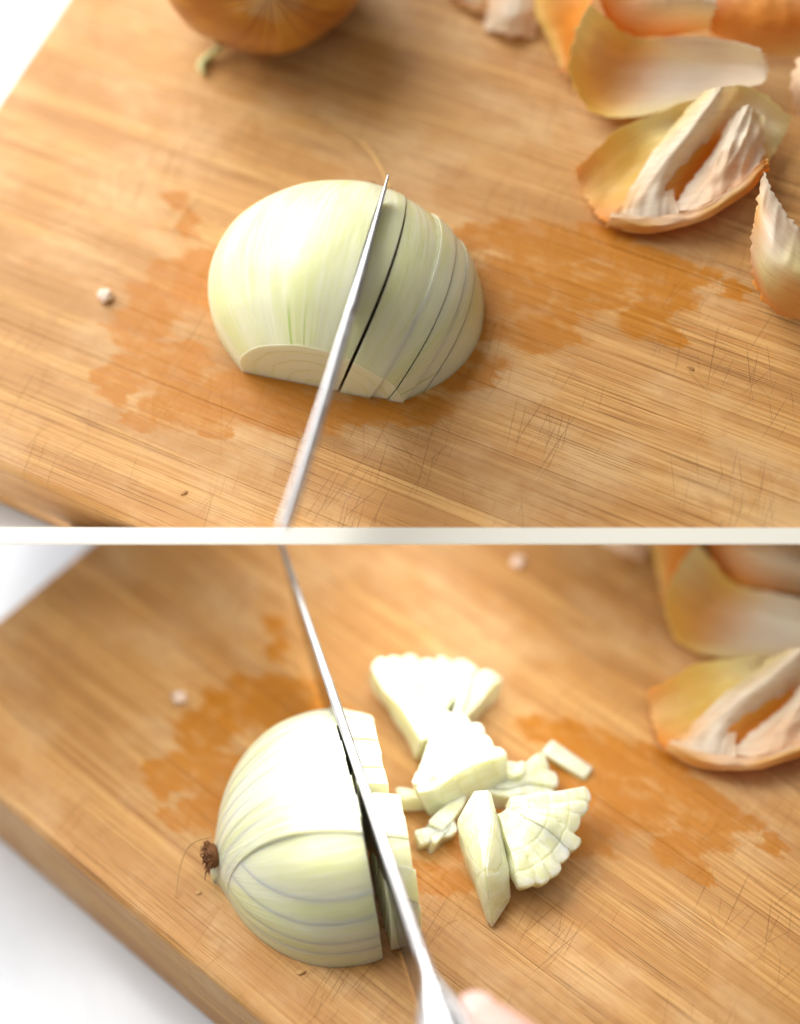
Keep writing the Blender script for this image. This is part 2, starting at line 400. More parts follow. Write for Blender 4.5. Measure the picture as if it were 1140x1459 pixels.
def bowed_slab(seed, left, right):
    bm = onion_bm(seed, sx=1.04)
    for (co, no), w_ in (left, right):
        bow(bm, -w_); cut(bm, co, no, 1) if bm.verts else None; bow(bm, w_)
    return bm
def rough_top(bm, amp, f=2.0):
    for v in bm.verts:
        v.co += Vector((noise.noise(v.co * f), noise.noise(v.co * f + Vector((9, 0, 0))), noise.noise(v.co * f + Vector((0, 9, 0))))) * amp
def tuft(parent, y0, seed, n=46, ln=.5, name='root', up=.3):
    bm = bmesh.new(); r = random.Random(seed)
    for i in range(n):
        a = r.uniform(0, math.pi); q = r.uniform(0, .34)
        p = Vector((q * math.cos(a), y0 - .1, abs(q * math.sin(a)) + up))
        d = Vector((math.cos(a) * .7 + r.uniform(-.4, .4), r.uniform(.3, 1), r.uniform(-.5, .6))).normalized()
        l = ln * r.uniform(.4, 1)
        pp = [p, p + d * l * .5, p + d * l * .8 + Vector((r.uniform(-.1, .1), 0, -.1)), p + d * l + Vector((r.uniform(-.2, .2), .0, -.15))]
        for v in pp: v.z = max(v.z, .03)
        tube(bm, pp, [.045, .035, .022, .008], 5)
    bmesh.ops.create_icosphere(bm, subdivisions=2, radius=.36, matrix=Matrix.Translation((0, y0 - .12, up)) @ Matrix.Diagonal((1, .6, .8, 1)))
    return link(name, bm, M_root, parent)

# upper onion: near end trimmed flat, root behind, knife three quarters through
axA = Vector((-.19, .98, 0)).normalized()
OA = frame_xy(Vector((12.84, 5.45, .01)), axA)
tA_ = thing('half_onion', FA, OA, 'peeled half onion being sliced, plain whole left side and fanned slices on its right', 'onion', 'half onions')
kx = .27                                                       # where the knife enters, local x
tiltA = Vector((1, .155, .20)).normalized()
def plane_at(x, lean=.2, yaw=0.0): return (Vector((x, 2.6, 0)), Vector((1, yaw, -lean)).normalized())
co, no = plane_at(kx - .03)
link('onion_body', slab(1, [(co, no)], sx=1.04), [M_out, M_cut], tA_)
xs = [kx + .05, .50, 1.30, 1.74, 2.12, 2.46, 3.9]
for i in range(len(xs) - 1):
    ln = [.20, .30, .38, .41, .44, .46, .46]; yw = [0, .0, .01, .02, .03, .04, .05]; bw = [0, .22, .34, .38, .40, .40, 0]
    a, b = plane_at(xs[i] + .002, ln[i], yw[i]), plane_at(xs[i + 1], ln[i + 1], yw[i + 1])
    bm = bowed_slab(1, ((a[0], -a[1]), bw[i]), (b, bw[i + 1]))
    if not bm.verts: bm.free(); continue
    L = T([.0, .065, .06, .075, .07, .085][i], [0, -.05, .02, -.03, .03, 0][i], 0) @ Matrix.Rotation(D([0, .9, .4, .9, .7, 1.1][i]), 4, 'Z') @ Matrix.Rotation(D([0, .6, .5, .9, .8, 1.1][i]), 4, 'Y') @ Matrix.Diagonal((1, 1, [.995, .985, 1.0, .992, .985, .975][i], 1))
    link('onion_slice', bm, [M_out, M_cut], tA_, local=L)
tuft(tA_, 5.95, 3, 30, .32)
bm = bmesh.new(); inv = OA.inverted()
tube(bm, smooth_path([inv @ at('A', *p) for p in [(556, 268, 1.0), (545, 243, .8), (530, 218, .5), (512, 200, .25), (495, 188, .15), (472, 180, .1)]], 6), [.05] * 10 + [.045] * 10 + [.03] * 11, 6)
link('rootlet', bm, M_hair, tA_)

# lower onion: root at the left, cut lengthwise into slabs and being cross-cut by the knife
axB = Vector((-.60, -.80, 0)).normalized()
footB = Vector((13.15, 5.4, 0)); OB = frame_xy(footB - axB * 1.95 + Vector((0, 0, .01)), axB)
tB_ = thing('half_onion', FB, OB, 'half onion cut lengthwise into slabs with brown root at its left end, knife across it', 'onion', 'half onions')
ycut = 2.02; r = random.Random(5)
xb = [-1.55, -1.2, -.7, -.2, .35, .9, 1.45, 2.0, 2.6, 3.7]
for i in range(len(xb) - 1):
    a = (Vector((xb[i] + .0006, 3, 0)), Vector((-1, -.15 * xb[i], -.02 * xb[i])).normalized())
    b = (Vector((xb[i + 1] - .0006, 3, 0)), Vector((1, .15 * xb[i + 1], .02 * xb[i + 1])).normalized())
    dy = [.0, -.05, -.02, .02, .0, .03, .01, .02, 0][i]
    bm = slab(4, [(Vector((0, ycut + dy, 0)), Vector((0, -1, 0))), a, b])
    if not bm.verts: bm.free(); continue
    dz = [1.052, 1.036, 1.034, 1.033, 1.032, 1.032, 1.031, 1.031, 1.031][i]
    link('onion_slab', bm, [M_out, M_cut], tB_, local=T(0, 0, 0) @ Matrix.Diagonal((1, 1, dz, 1)))
zb_ = [-.1, .52, .92, 1.5, 2.1, 5]
for i in range(5):
    nn = Vector((.10, .03, 1)).normalized()
    bm = slab(4, [(Vector((0, ycut + .01 * (i % 2), 0)), Vector((0, -1, 0))), (Vector((-1.55, 3, 0)), Vector((1, -.2325, -.031)).normalized()),
                  (Vector((-3, 3, zb_[i] + .0006)), -nn), (Vector((-3, 3, zb_[i + 1] - .0006)), nn)])
    if not bm.verts: bm.free(); continue
    link('onion_slab', bm, [M_out, M_cut], tB_, local=Matrix.Diagonal(([1.0, .997, .999, .998, .998][i], 1, [1, 1, 1, 1, .996][i], 1)))
tuft(tB_, 5.95, 8, 42, .34, up=.75)
bm = bmesh.new(); inv = OB.inverted()
tube(bm, smooth_path([inv @ at('B', *p) for p in [(300, 1192, .9), (280, 1198, .9), (265, 1212, .7), (256, 1240, .4), (250, 1278, .06)]], 6), [.022] * 12 + [.016] * 13, 6)
link('rootlet', bm, M_hair, tB_)

# the strips just cut off, standing against the far side of the blade
def cut_row(x0, x1, off, shift, lean, label, dzs):
    t = thing('onion_slice', FB, OB @ T(0, off, 0), label, 'onion slice', 'onion slices cut off by the knife')
    n = max(2, int(round((x1 - x0) / .52))); e = [x0 + (x1 - x0) * k / n for k in range(n + 1)]
    for k in range(n):
        y1 = 1.86 + r.uniform(-.02, .02); y0 = y1 - .82 + r.uniform(-.05, .05)
        bm = slab(4, [(Vector((0, y1, 0)), Vector((0, 1, 0))), (Vector((0, y0, 0)), Vector((0, -1, 0))), (Vector((e[k] + .01, 0, 0)), Vector((-1, 0, 0))), (Vector((e[k + 1] - .01, 0, 0)), Vector((1, 0, 0)))])
        if not bm.verts: bm.free(); continue
        link('onion_strip', bm, [M_out, M_cut], t, local=T(shift, 0, 0) @ Matrix.Rotation(math.radians(lean), 4, 'X') @ T(0, r.uniform(-.04, .04), 0) @ Matrix.Diagonal((1, 1, 1 + dzs * (k % 2) * .01, 1)))
cut_row(-.45, 3.5, 0, .05, 0, 'upper one of two upright onion slices beside the blade', 2)
cut_row(-3.4, -.75, -.05, -.0, 3, 'lower one of two upright onion slices beside the blade', 2)

# ------------------------------------------------------------------ chopped pieces
def fan(P, p, rot, R, a0, a1, wdt, thick, label, seed, tilt=(0, 0), group='chopped onion pieces on the lower board', cutdir=None, rings=3, name='onion_piece'):
    """a slice of onion lying on the board: a sector of a disc made of parallel strips, each strip of several layers with stepped ends"""
    rr = random.Random(seed)
    L = T(p) @ Matrix.Rotation(math.radians(rot), 4, 'Z') @ Matrix.Rotation(math.radians(tilt[0]), 4, 'X') @ Matrix.Rotation(math.radians(tilt[1]), 4, 'Y')
    t = thing(name, FR[P], L, label, 'onion piece', group)
    n = max(2, int(round((a1 - a0) * R / wdt))); h1 = max(1, int(round(n * rr.uniform(.4, .65))))
    rk = [1 + rr.uniform(-.045, .035) for _ in range(n)]; zk = [rr.uniform(-.05, .05) for _ in range(n)]
    for c0, c1, sl in ((0, h1, 0), (h1, n, rr.uniform(.03, .12))):           # two clumps of strips that still hold together
        if c1 <= c0: continue
        bm = bmesh.new(); na, nr = (c1 - c0) * 8, 18; top, bot = [], []
        for i in range(na + 1):
            q = c0 + i / 8; k = min(int(q), c1 - 1); f = q - k; a = a0 + (a1 - a0) * q / n
            sc_ = rk[k] * (1 - .030 * abs(2 * f - 1) ** 2.5)
            rt, rb_ = [], []
            for j in range(nr + 1):
                u = .14 + .86 * j / nr; r_ = R * u * (1 + (sc_ - 1) * u)
                step = .035 * thick * math.floor(u * rings + .3 * math.sin(q * 2.1 + seed))
                z = thick * (1 + zk[k] * u) - step - .10 * thick * max(0, (u - .80) / .20) ** 2 - .035 * abs(2 * f - 1) ** 4 * u + .03 * f * u
                rt.append(Vector((r_ * math.cos(a), r_ * math.sin(a), z))); rb_.append(Vector((r_ * .965 * math.cos(a), r_ * .965 * math.sin(a), .0)))
            top.append(rt); bot.append(rb_)
        for row in top + bot:
            for v in row:
                d_ = Vector((noise.noise(v * 1.3 + Vector((seed, 0, 0))), noise.noise(v * 1.3 + Vector((0, seed, 4))), noise.noise(v * 1.1 + Vector((3, 0, seed)))))
                v += d_ * .16
        V_ = [[bm.verts.new(v) for v in row] for row in top]; B_v = [[bm.verts.new(v) for v in row] for row in bot]
        for i in range(na):
            for j in range(nr):
                bm.faces.new((V_[i][j], V_[i][j + 1], V_[i + 1][j + 1], V_[i + 1][j])); bm.faces.new((B_v[i][j], B_v[i + 1][j], B_v[i + 1][j + 1], B_v[i][j + 1]))
            bm.faces.new((V_[i][nr], B_v[i][nr], B_v[i + 1][nr], V_[i + 1][nr])); bm.faces.new((V_[i][0], V_[i + 1][0], B_v[i + 1][0], B_v[i][0]))
        for i in (0, na):
            for j in range(nr):
                f_ = (V_[i][j], B_v[i][j], B_v[i][j + 1], V_[i][j + 1]); bm.faces.new(f_ if i == 0 else f_[::-1])
        bmesh.ops.recalc_face_normals(bm, faces=bm.faces)
        bmesh.ops.bevel(bm, geom=[e for e in bm.edges if e.calc_face_angle(0) > 1.0 and all(v.co.xy.length > R * .3 for v in e.verts)], offset=.03, segments=2, affect='EDGES')
        bmesh.ops.transform(bm, matrix=T(sl * math.cos((a0 + a1) / 2), sl * math.sin((a0 + a1) / 2), sl * .3), verts=bm.verts)
        link('onion_clump', bm, M_dice, t)
    return t
def PB(px, py, z=0): return at('B', px, py, z)
def wedge_fan(ap, to, half, wdt, thick, label, seed, tilt=(0, 0), rings=4):
    a, b = PB(*ap), PB(*to); d = b - a
    return fan('B', a, math.degrees(math.atan2(d.y, d.x)), d.xy.length, D(-half), D(half), wdt, thick, label, seed, tilt, rings=rings)
wedge_fan((606, 1098, .15), (588, 962, .15), 27, .5, 1.0, 'largest blurred onion piece, at the back left end of the chopped pile', 1, (8, -8), 3)
wedge_fan((640, 1072, .05), (690, 982, .05), 15, .5, 1.1, 'narrow onion piece at the very back of the chopped pile', 2, (0, -6), 3)
wedge_fan((592, 1178, .25), (698, 1080, .25), 24, .5, 1.35, 'thick onion piece in the middle of the pile, behind the upright wedge', 3, (-10, -8), 3)
wedge_fan((665, 1150, .0), (790, 1120, .0), 18, .5, .8, 'low flat onion piece behind the scalloped fan', 4, (0, 2), 4)
wedge_fan((696, 1150, 1.1), (815, 1226, .4), 44, .5, .65, 'scalloped fan of onion slice at the right end of the pile', 5, (3, 14), 4)
wedge_fan((650, 1190, .0), (610, 1205, .0), 26, .4, .7, 'small onion piece squeezed below the middle of the pile', 6, (0, 0), 2)
for k_, (px, py, z, rz, ln_, w_, lb) in enumerate([(622, 1196, .1, 60, 1.1, .42, 'small loose dice at the lower left foot of the pile'), (640, 1168, .25, 95, 1.2, .45, 'small curved dice leaning between the middle chunk and the upright wedge'),
                                               (720, 1108, .5, 30, 1.0, .5, 'loose dice on top of the low flat piece'), (668, 1088, .9, 15, 1.1, .42, 'loose dice lying over the joint of the two back pieces'), (590, 1150, .15, 40, .9, .4, 'loose dice at the left foot of the middle chunk')]):
    bm = bmesh.new(); box(bm, -ln_ / 2, ln_ / 2, -w_ / 2, w_ / 2, 0, .55)
    bmesh.ops.subdivide_edges(bm, edges=bm.edges[:], cuts=4, use_grid_fill=True)
    for v in bm.verts: v.co.y += .28 * v.co.x ** 2; v.co.z += .10 * v.co.x
    rough_top(bm, .07, 1.6 + .1 * k_)
    bmesh.ops.bevel(bm, geom=[e for e in bm.edges if e.calc_face_angle(0) > .8], offset=.035, segments=2, affect='EDGES')
    tag(link('onion_dice', bm, M_dice, frame=FB, local=T(PB(px, py, z)) @ Matrix.Rotation(D(rz), 4, 'Z') @ Matrix.Rotation(D(12 - 6 * k_), 4, 'X')), lb, 'onion piece', 'chopped onion pieces on the lower board')
# isolated chip
bm = bmesh.new(); box(bm, -.72, .72, -.26, .26, 0, .32, .07, 2); rough_top(bm, .10, 1.3)
tag(link('onion_chip', bm, M_dice, frame=FB, local=T(PB(808, 1088)) @ Matrix.Rotation(D(3), 4, 'Z') @ Matrix.Rotation(D(8), 4, 'Y')), 'small pale onion chip lying alone to the right of the pile', 'onion piece')
# upright wedge at the front
def wedge():
    bm = bmesh.new(); base = PB(690, 1260)
    for p in [(674, 1126, 2.3), (697, 1124, 2.2), (652, 1168, 1.5), (655, 1200, .6), (702, 1172, 2.1), (727, 1235, 1.2), (729, 1285, .4), (704, 1322, .15), (698, 1324, .05), (668, 1245, .02), (714, 1200, .1), (692, 1245, 1.65), (664, 1215, 1.35)]:
        bm.verts.new(PB(*p) - base)
    r_ = bmesh.ops.convex_hull(bm, input=bm.verts)
    bmesh.ops.dissolve_limit(bm, angle_limit=.12, verts=bm.verts, edges=bm.edges)
    bmesh.ops.bevel(bm, geom=[e for e in bm.edges if e.calc_face_angle(0) > .3], offset=.05, segments=3, affect='EDGES')
    bmesh.ops.triangulate(bm, faces=bm.faces); bmesh.ops.subdivide_edges(bm, edges=bm.edges[:], cuts=2)
    rough_top(bm, .06, 1.1)
    return tag(link('onion_wedge', bm, M_dice, frame=FB, local=T(base)), 'pointed upright onion wedge at the front of the pile, its tip towards the viewer', 'onion piece', 'chopped onion pieces on the lower board')
wedge()

# ------------------------------------------------------------------ knives
M_spine = steel('blade_steel_lit', .62, .30)  # same steel as the blade, lightened to paint in the lit spine
def spine_faces(o):
    for i, p in enumerate(o.data.polygons):
        if i < len(o.data.polygons) - 2 and i % 7 in (0, 5, 6): p.material_index = 1
def blade_secs(sp, ed, wd):
    """sp, ed: lists of spine / edge points, wd: spine widths; cross-section of six points"""
    out = []
    for i, (a, b, w_) in enumerate(zip(sp, ed, wd)):
        d = (sp[min(i + 1, len(sp) - 1)] - sp[max(i - 1, 0)]).normalized(); v = (b - a); s = v.cross(d).normalized()
        v1 = v.normalized(); c = w_ * .22
        out.append([a + s * (w_ / 2 - c), a + s * (w_ / 2) + v1 * c, a + v * .9 + s * w_ * .2, b, a + v * .9 - s * w_ * .2, a - s * (w_ / 2) + v1 * c, a - s * (w_ / 2 - c)])
    return out
# upper knife
camA = FA.inverted() @ CAM @ Vector((0, 0, 0))
n = 26; sp, ed, wd = [], [], []
for i in range(n + 1):
    u = i / n; py = 249 + u * (775 - 249)
    px = 553.5 - (py - 249) * (.262 + .036 * u); z = 3.5 + 2.0 * u
    a = at('A', px, py, z); h = .06 + 2.0 * min(1, u * 1.9) ** .62
    ray = (a - camA).normalized()
    sp.append(a); ed.append(a + ray * h + Vector((.02, 0, 0)) * h); wd.append(.045 + .22 * min(1, u * 2.2) ** .8)
bm = bmesh.new(); loft(bm, blade_secs(sp, ed, wd))
for i, f in enumerate(bm.faces):
    if i % 7 in (0, 5, 6): f.material_index = 1
clip_top(bm, FA)
tk = thing('kitchen_knife', FA, Matrix.Identity(4), 'kitchen knife seen along its thin spine, point at the far end, cutting the upper onion', 'knife', 'kitchen knives')
link('blade', bm, [M_steel, M_spine], tk)
# lower knife
tk = thing('kitchen_knife', FB, Matrix.Identity(4), 'kitchen knife with broad side of blade showing, held across the lower onion', 'knife', 'kitchen knives')
s0, s1 = at('B', 394, 754, 3.1), at('B', 612, 1390, 4.1)
axk = (s1 - s0).normalized()
n = 40; sp, ed, wd = [], [], []
ZH = [(0, .03), (.05, .9), (.12, 1.8), (.25, 2.8), (.42, 3.3), (.70, 3.72), (1.0, 4.02)]
for i in range(n + 1):
    u = (i / n) ** 1.3; a = s0.lerp(s1, u)
    h = np.interp(u, [k[0] for k in ZH], [k[1] for k in ZH])
    sp.append(a); ed.append(a + Vector((0, 0, -float(h)))); wd.append(.13 + .12 * min(1, u / .45))
bm = bmesh.new(); loft(bm, blade_secs(sp, ed, wd)); spine_faces(link('blade', bm, [M_steel, M_spine], tk))
side = Vector((0, 0, 1)).cross(axk).normalized(); upv = axk.cross(side)
def oval(c, w_, h_, m=20, e=.8):
    return [c + side * (w_ / 2) * math.copysign(abs(math.cos(t)) ** e, math.cos(t)) + upv * (h_ / 2) * math.copysign(abs(math.sin(t)) ** e, math.sin(t)) for t in [2 * math.pi * k / m for k in range(m)]]
bm = bmesh.new()
st = [(-.55, .245, .30, 0), (-.3, .26, .5, -.10), (0, .34, .8, -.25), (.35, .72, 1.1, -.4), (.8, 1.18, 1.5, -.55), (1.3, 1.42, 1.8, -.65), (1.7, 1.45, 2.0, -.7)]
loft(bm, [oval(s1 + axk * a + upv * (c + .06), b, h_) for a, b, h_, c in st]); link('bolster', bm, M_handle, tk)
bm = bmesh.new()
st = [(1.7, 1.45, 2.0, -.7), (2.5, 1.6, 2.2, -.75), (4.5, 1.7, 2.3, -.75), (7.5, 1.8, 2.5, -.75), (9.5, 1.7, 2.4, -.85), (10.3, 1.3, 1.9, -.9), (10.6, .5, .8, -.9)]
loft(bm, [oval(s1 + axk * a + upv * (c + .06), b, h_) for a, b, h_, c in st]); link('handle', bm, M_handle, tk)

# ------------------------------------------------------------------ hand that holds the lower knife (only a fingertip is in the picture)
def hand():
    o0 = s1 + axk * 4.6
    H = lambda a, sd, up: o0 + axk * a + side * sd + upv * up          # along the handle, away to the side, above it
    sg = 1 if (CAM.to_3x3().inverted() @ FB.to_3x3() @ side).x > 0 else -1
    t = thing('person', FB, T(H(5, sg * 5, 2)), 'fingertip and hand holding the lower knife by its steel handle', 'person')
    base = H(5, sg * 5, 2)
    V, E, Rr = [], [], []
    def chain(pts, rads, root=None):
        prev = root
        for p, q in zip(pts, rads):
            V.append(p - base); Rr.append(q); i = len(V) - 1
            if prev is not None: E.append((prev, i))
            prev = i
        return prev
    wr = chain([H(14, sg * 7.5, 3.2), H(10.5, sg * 5.2, 3.0)], [2.6, 2.4]); palm = chain([H(7.5, sg * 3.6, 2.4)], [2.1], wr)
    # index finger reaches forward over the side of the handle towards the bolster
    tip_t = at('B', 676, 1449, 3.5)
    kn = chain([H(4.6, sg * 3.6, 1.9)], [1.35], palm)
    d = tip_t - H(4.6, sg * 3.6, 1.9)
    chain([H(4.6, sg * 3.6, 1.9) + d * .4 + upv * .6, H(4.6, sg * 3.6, 1.9) + d * .75 + upv * .35, tip_t], [.95, .84, .66], kn)
    for k, (a, ln) in enumerate(((4.3, 1.0), (6.0, .95), (7.6, .85))):
        kk = chain([H(a, sg * 3.2, 1.0)], [1.1], palm)
        chain([H(a - .3, sg * 1.9, -1.9), H(a - .3, -sg * .3, -2.5), H(a - .2, -sg * 1.6, -1.3)], [.85 * ln, .78 * ln, .62 * ln], kk)
    th_ = chain([H(6.6, sg * .9, 3.0)], [1.35], palm); chain([H(4.6, -sg * .7, 2.2), H(3.2, -sg * 1.5, .9), H(2.4, -sg * 1.7, .1)], [1.05, .92, .7], th_)
    me = bpy.data.meshes.new('hand_skin'); me.from_pydata([tuple(v * S) for v in V], E, []); me.materials.append(M_skin)
    o = bpy.data.objects.new('hand', me); C.objects.link(o); o.parent = t
    m = o.modifiers.new('skin', 'SKIN'); m.use_smooth_shade = True
    for i, q in enumerate(Rr): me.skin_vertices[0].data[i].radius = (q * S, q * S)
    me.skin_vertices[0].data[0].use_root = True
    s_ = o.modifiers.new('sub', 'SUBSURF'); s_.levels = 2; s_.render_levels = 3
    bm = bmesh.new(); bmesh.ops.create_uvsphere(bm, u_segments=16, v_segments=10, radius=.5)
    nd = (tip_t - H(4.6, sg * 3.6, 1.9)).normalized()
    f = nd; uu = (upv - f * upv.dot(f)).normalized(); ss = f.cross(uu)
    Mx = Matrix.Identity(4)
    c = tip_t - f * .25 + uu * .52 - base
    for i in range(3): Mx[i][0] = f[i] * 1.1; Mx[i][1] = ss[i] * .9; Mx[i][2] = uu[i] * .22; Mx[i][3] = c[i]
    bmesh.ops.transform(bm, matrix=Mx, verts=bm.verts); link('nail', bm, M_nail, t)
hand()

# ------------------------------------------------------------------ peels
Y_, W_, O_, K_, B_, G_, L_ = (.91, .72, .20), (.96, .93, .83), (.90, .45, .08), (.96, .80, .58), (.70, .30, .08), (.90, .85, .48), (.94, .66, .25)
def cr(P, t):
    n = len(P); i = min(int(t * (n - 1)), n - 2); f = t * (n - 1) - i
    a = P[i - 1] if i > 0 else 2 * P[0] - P[1]; b, c = P[i], P[i + 1]; d = P[i + 2] if i + 2 < n else 2 * P[-1] - P[-2]
    return .5 * ((2 * b) + (c - a) * f + (2 * a - 5 * b + 4 * c - d) * f * f + (3 * b - a - 3 * c + d) * f ** 3)
def sheet(grid, cols, ctr, seed, crumple=.05, N=56, ridge=.08, thick=.014):
    """a thin crumpled sheet through a grid of control points (upper photo px, height cm) with a colour at each"""
    G = np.array([[np.array(at('A', *p)) for p in row] for row in grid]); CG = np.array(cols, float)
    if ctr is None: ctr = G.reshape(-1, 3).mean(0); ctr[2] = 0
    pts = np.zeros((N, N, 3)); cc = np.zeros((N, N, 3))
    for i in range(N):
        u = i / (N - 1); rows = np.array([cr(G[:, j], u) for j in range(G.shape[1])])
        crow = np.array([cr(CG[:, j], u) for j in range(CG.shape[1])])
        for j in range(N):
            v = j / (N - 1); pts[i, j] = cr(rows, v) - ctr; cc[i, j] = np.clip(cr(crow, v), .01, .95)
    bm = bmesh.new(); cl = bm.loops.layers.float_color.new('Col'); uvl = bm.loops.layers.uv.new('UVMap'); vs = {}
    for i in range(N):
        for j in range(N):
            p = Vector(pts[i, j]); edge = min(i, j, N - 1 - i, N - 1 - j)
            d = noise.noise(p * .9 + Vector((seed * 3.1, 0, 0))) + .5 * noise.noise(p * 2.3 + Vector((0, seed, 0))) - .35 * abs(noise.noise(p * 1.6 + Vector((0, 0, seed * 2))))
            p.z += crumple * d * 2 - ridge * (abs(noise.noise(Vector((i / N * 2.2 + seed, j / N * 6.5, seed * .7)))) - .2)
            jit = noise.noise(Vector((i * .35, j * .35, seed))) * (.10 if edge == 0 else .05 if edge == 1 else 0)
            p.x += jit; p.y += jit * .7
            p.z = max(p.z, .02); vs[i, j] = bm.verts.new(p)
    for i in range(N - 1):
        for j in range(N - 1):
            f = bm.faces.new((vs[i, j], vs[i, j + 1], vs[i + 1, j + 1], vs[i + 1, j]))
            for lp, (a, b) in zip(f.loops, ((i, j), (i, j + 1), (i + 1, j + 1), (i + 1, j))):
                lp[cl] = (*cc[a, b], 1); lp[uvl].uv = (b / (N - 1), a / (N - 1))
    bmesh.ops.recalc_face_normals(bm, faces=bm.faces)
    bmesh.ops.solidify(bm, geom=bm.faces[:], thickness=thick)
    return bm, ctr
def peel(grid, cols, panels, labels, seed, crumple=.05, N=56, ridge=.08, folds=(), name='onion_peel'):
    bm, ctr = sheet(grid, cols, None, seed, crumple, N, ridge); src = None
    for P, lb in zip(panels, labels):
        if src is None:
            src = o = link(name, bm, M_peel, frame=FR[P], local=T(Vector(ctr)))
            for k, (nm, g, c_, cr_, rg) in enumerate(folds):
                link(nm, sheet(g, c_, ctr, seed + 11 + k, cr_, 40, rg)[0], M_peel, src)
        else:
            o = src.copy(); C.objects.link(o); o.matrix_world = metres(FR[P] @ T(Vector(ctr)))
            for ch in list(src.children): c2 = ch.copy(); C.objects.link(c2); c2.parent = o
        tag(o, lb, 'onion peel', 'onion peels')
peel([[(840, 6, 2.3), (900, 50, 1.1), (970, 52, 1.3), (1030, 56, 1.5), (1085, 70, 1.7)],
      [(822, 42, 1.8), (882, 85, .35), (960, 90, .4), (1030, 90, .6), (1093, 92, 1.1)],
      [(810, 92, 1.3), (868, 132, .15), (950, 130, .3), (1020, 122, .6), (1093, 108, 1.0)],
      [(818, 128, 1.0), (848, 160, .6), (905, 167, .7), (970, 150, .9), (1086, 120, 1.3)]],
     [[G_, Y_, W_, W_, W_], [G_, L_, W_, W_, W_], [Y_, L_, W_, W_, W_], [Y_, Y_, G_, G_, W_]], 'AB',
     ['curled peel with white inside and yellow outside, at the upper board\'s top right', 'curled white and yellow peel at the lower board\'s right edge'], 1, .03)
peel([[(820, 240, .6), (870, 192, .9), (940, 157, 1.2), (1010, 132, 1.6), (1065, 122, 1.6), (1128, 165, 1.0)],
      [(828, 265, .3), (890, 215, .5), (960, 182, .8), (1020, 165, .5), (1070, 160, .9), (1120, 190, .6)],
      [(838, 288, .2), (905, 250, .25), (975, 205, 1.0), (1035, 195, .3), (1065, 190, 1.0), (1107, 212, .5)],
      [(850, 306, .3), (915, 288, .8), (958, 262, .8), (1010, 240, .3), (1060, 218, .9), (1097, 228, .8)],
      [(866, 318, .5), (920, 308, .25), (965, 300, .3), (1012, 282, .5), (1060, 250, .6), (1092, 236, 1.3)],
      [(868, 322, .3), (920, 327, .45), (965, 323, .6), (1010, 306, .8), (1060, 272, .9), (1090, 238, 1.4)]],
     [[O_, Y_, G_, W_, G_, G_], [L_, Y_, G_, W_, W_, G_], [L_, Y_, Y_, O_, L_, G_], [O_, L_, O_, O_, O_, L_], [O_, L_, O_, O_, O_, O_], [L_, L_, O_, L_, O_, O_]], 'AB',
     ['fan shaped papery peel with white folds and an orange rim, upper board', 'fan shaped papery peel with white folds and an orange rim, lower board'], 2, .05, N=64, ridge=.12,
     folds=[('inner_fold', [[(1003, 130, 1.7), (1028, 124, 2.1), (1052, 124, 1.7)], [(958, 182, 1.0), (1000, 165, 1.7), (1032, 168, .9)], [(915, 243, .8), (958, 222, 1.35), (1000, 208, .7)],
                            [(884, 294, .6), (930, 272, 1.0), (962, 268, .7)], [(876, 308, .5), (925, 314, .7), (968, 308, .65)]],
             [[G_, W_, W_], [G_, W_, W_], [W_, W_, W_], [L_, W_, K_], [W_, W_, W_]], .06, .10),
            ('inner_fold', [[(1042, 168, 1.3), (1066, 148, 1.8), (1088, 165, 1.3)], [(1012, 222, .8), (1050, 192, 1.6), (1090, 205, 1.1)], [(982, 262, .65), (1030, 240, 1.2), (1084, 230, 1.0)], [(950, 304, .6), (1010, 290, .9), (1078, 252, 1.1)]],
             [[W_, W_, G_], [W_, W_, K_], [W_, K_, W_], [W_, K_, O_]], .10, .16),
            ('folded_rim', [[(872, 303, .6), (920, 308, .8), (965, 304, .9), (1010, 288, 1.05), (1058, 256, 1.2), (1091, 228, 1.7)], [(866, 314, .5), (920, 319, .72), (965, 315, .85), (1010, 299, 1.0), (1060, 266, 1.15), (1092, 234, 1.65)],
                            [(864, 324, .3), (920, 330, .45), (966, 326, .6), (1012, 310, .8), (1063, 275, .9), (1094, 240, 1.5)]],
             [[W_, K_, K_, K_, K_, L_], [L_, L_, K_, L_, L_, O_], [L_, O_, L_, L_, O_, O_]], .06, .10)])
peel([[(1087, 245, 2.4), (1112, 292, 2.2), (1140, 325, 2.0), (1185, 352, 1.6)], [(1077, 298, 2.2), (1100, 345, 2.5), (1140, 378, 2.4), (1185, 392, 2.1)],
      [(1070, 350, 1.3), (1090, 392, 1.7), (1135, 418, 1.7), (1185, 425, 1.5)], [(1073, 402, .3), (1100, 442, .35), (1140, 456, .4), (1185, 462, .4)]],
     [[W_, W_, W_, W_], [L_, W_, G_, W_], [K_, G_, L_, G_], [O_, O_, L_, O_]], 'A', ['arched cream peel with orange base standing at the right edge'], 3, .03)
peel([[(758, -15, .8), (800, -18, 1.5), (855, -15, 2)], [(764, 22, .6), (800, 20, 1), (838, 12, 1.8)], [(785, 62, .4), (802, 50, .7), (822, 45, 1.4)], [(808, 112, .3), (812, 95, .5), (816, 80, .8)]],
     [[Y_, L_, O_], [Y_, O_, O_], [Y_, O_, O_], [L_, O_, O_]], 'AB', ['deep orange peel tucked behind the curled white peel on the upper board', 'deep orange peel tucked behind the curled peel on the lower board'], 4, .03)
peel([[(700, -20, .5), (735, -20, 1.0), (778, -18, .6)], [(694, 15, .25), (728, 12, .9), (766, 15, .6)], [(690, 42, .08), (722, 48, .4), (758, 56, .12)]],
     [[K_, K_, W_], [K_, W_, K_], [W_, K_, K_]], 'AB', ['flat pale pink peel scrap, leftmost of the upper peels', 'flat pale pink peel scrap, leftmost of the lower peels'], 5, .04)
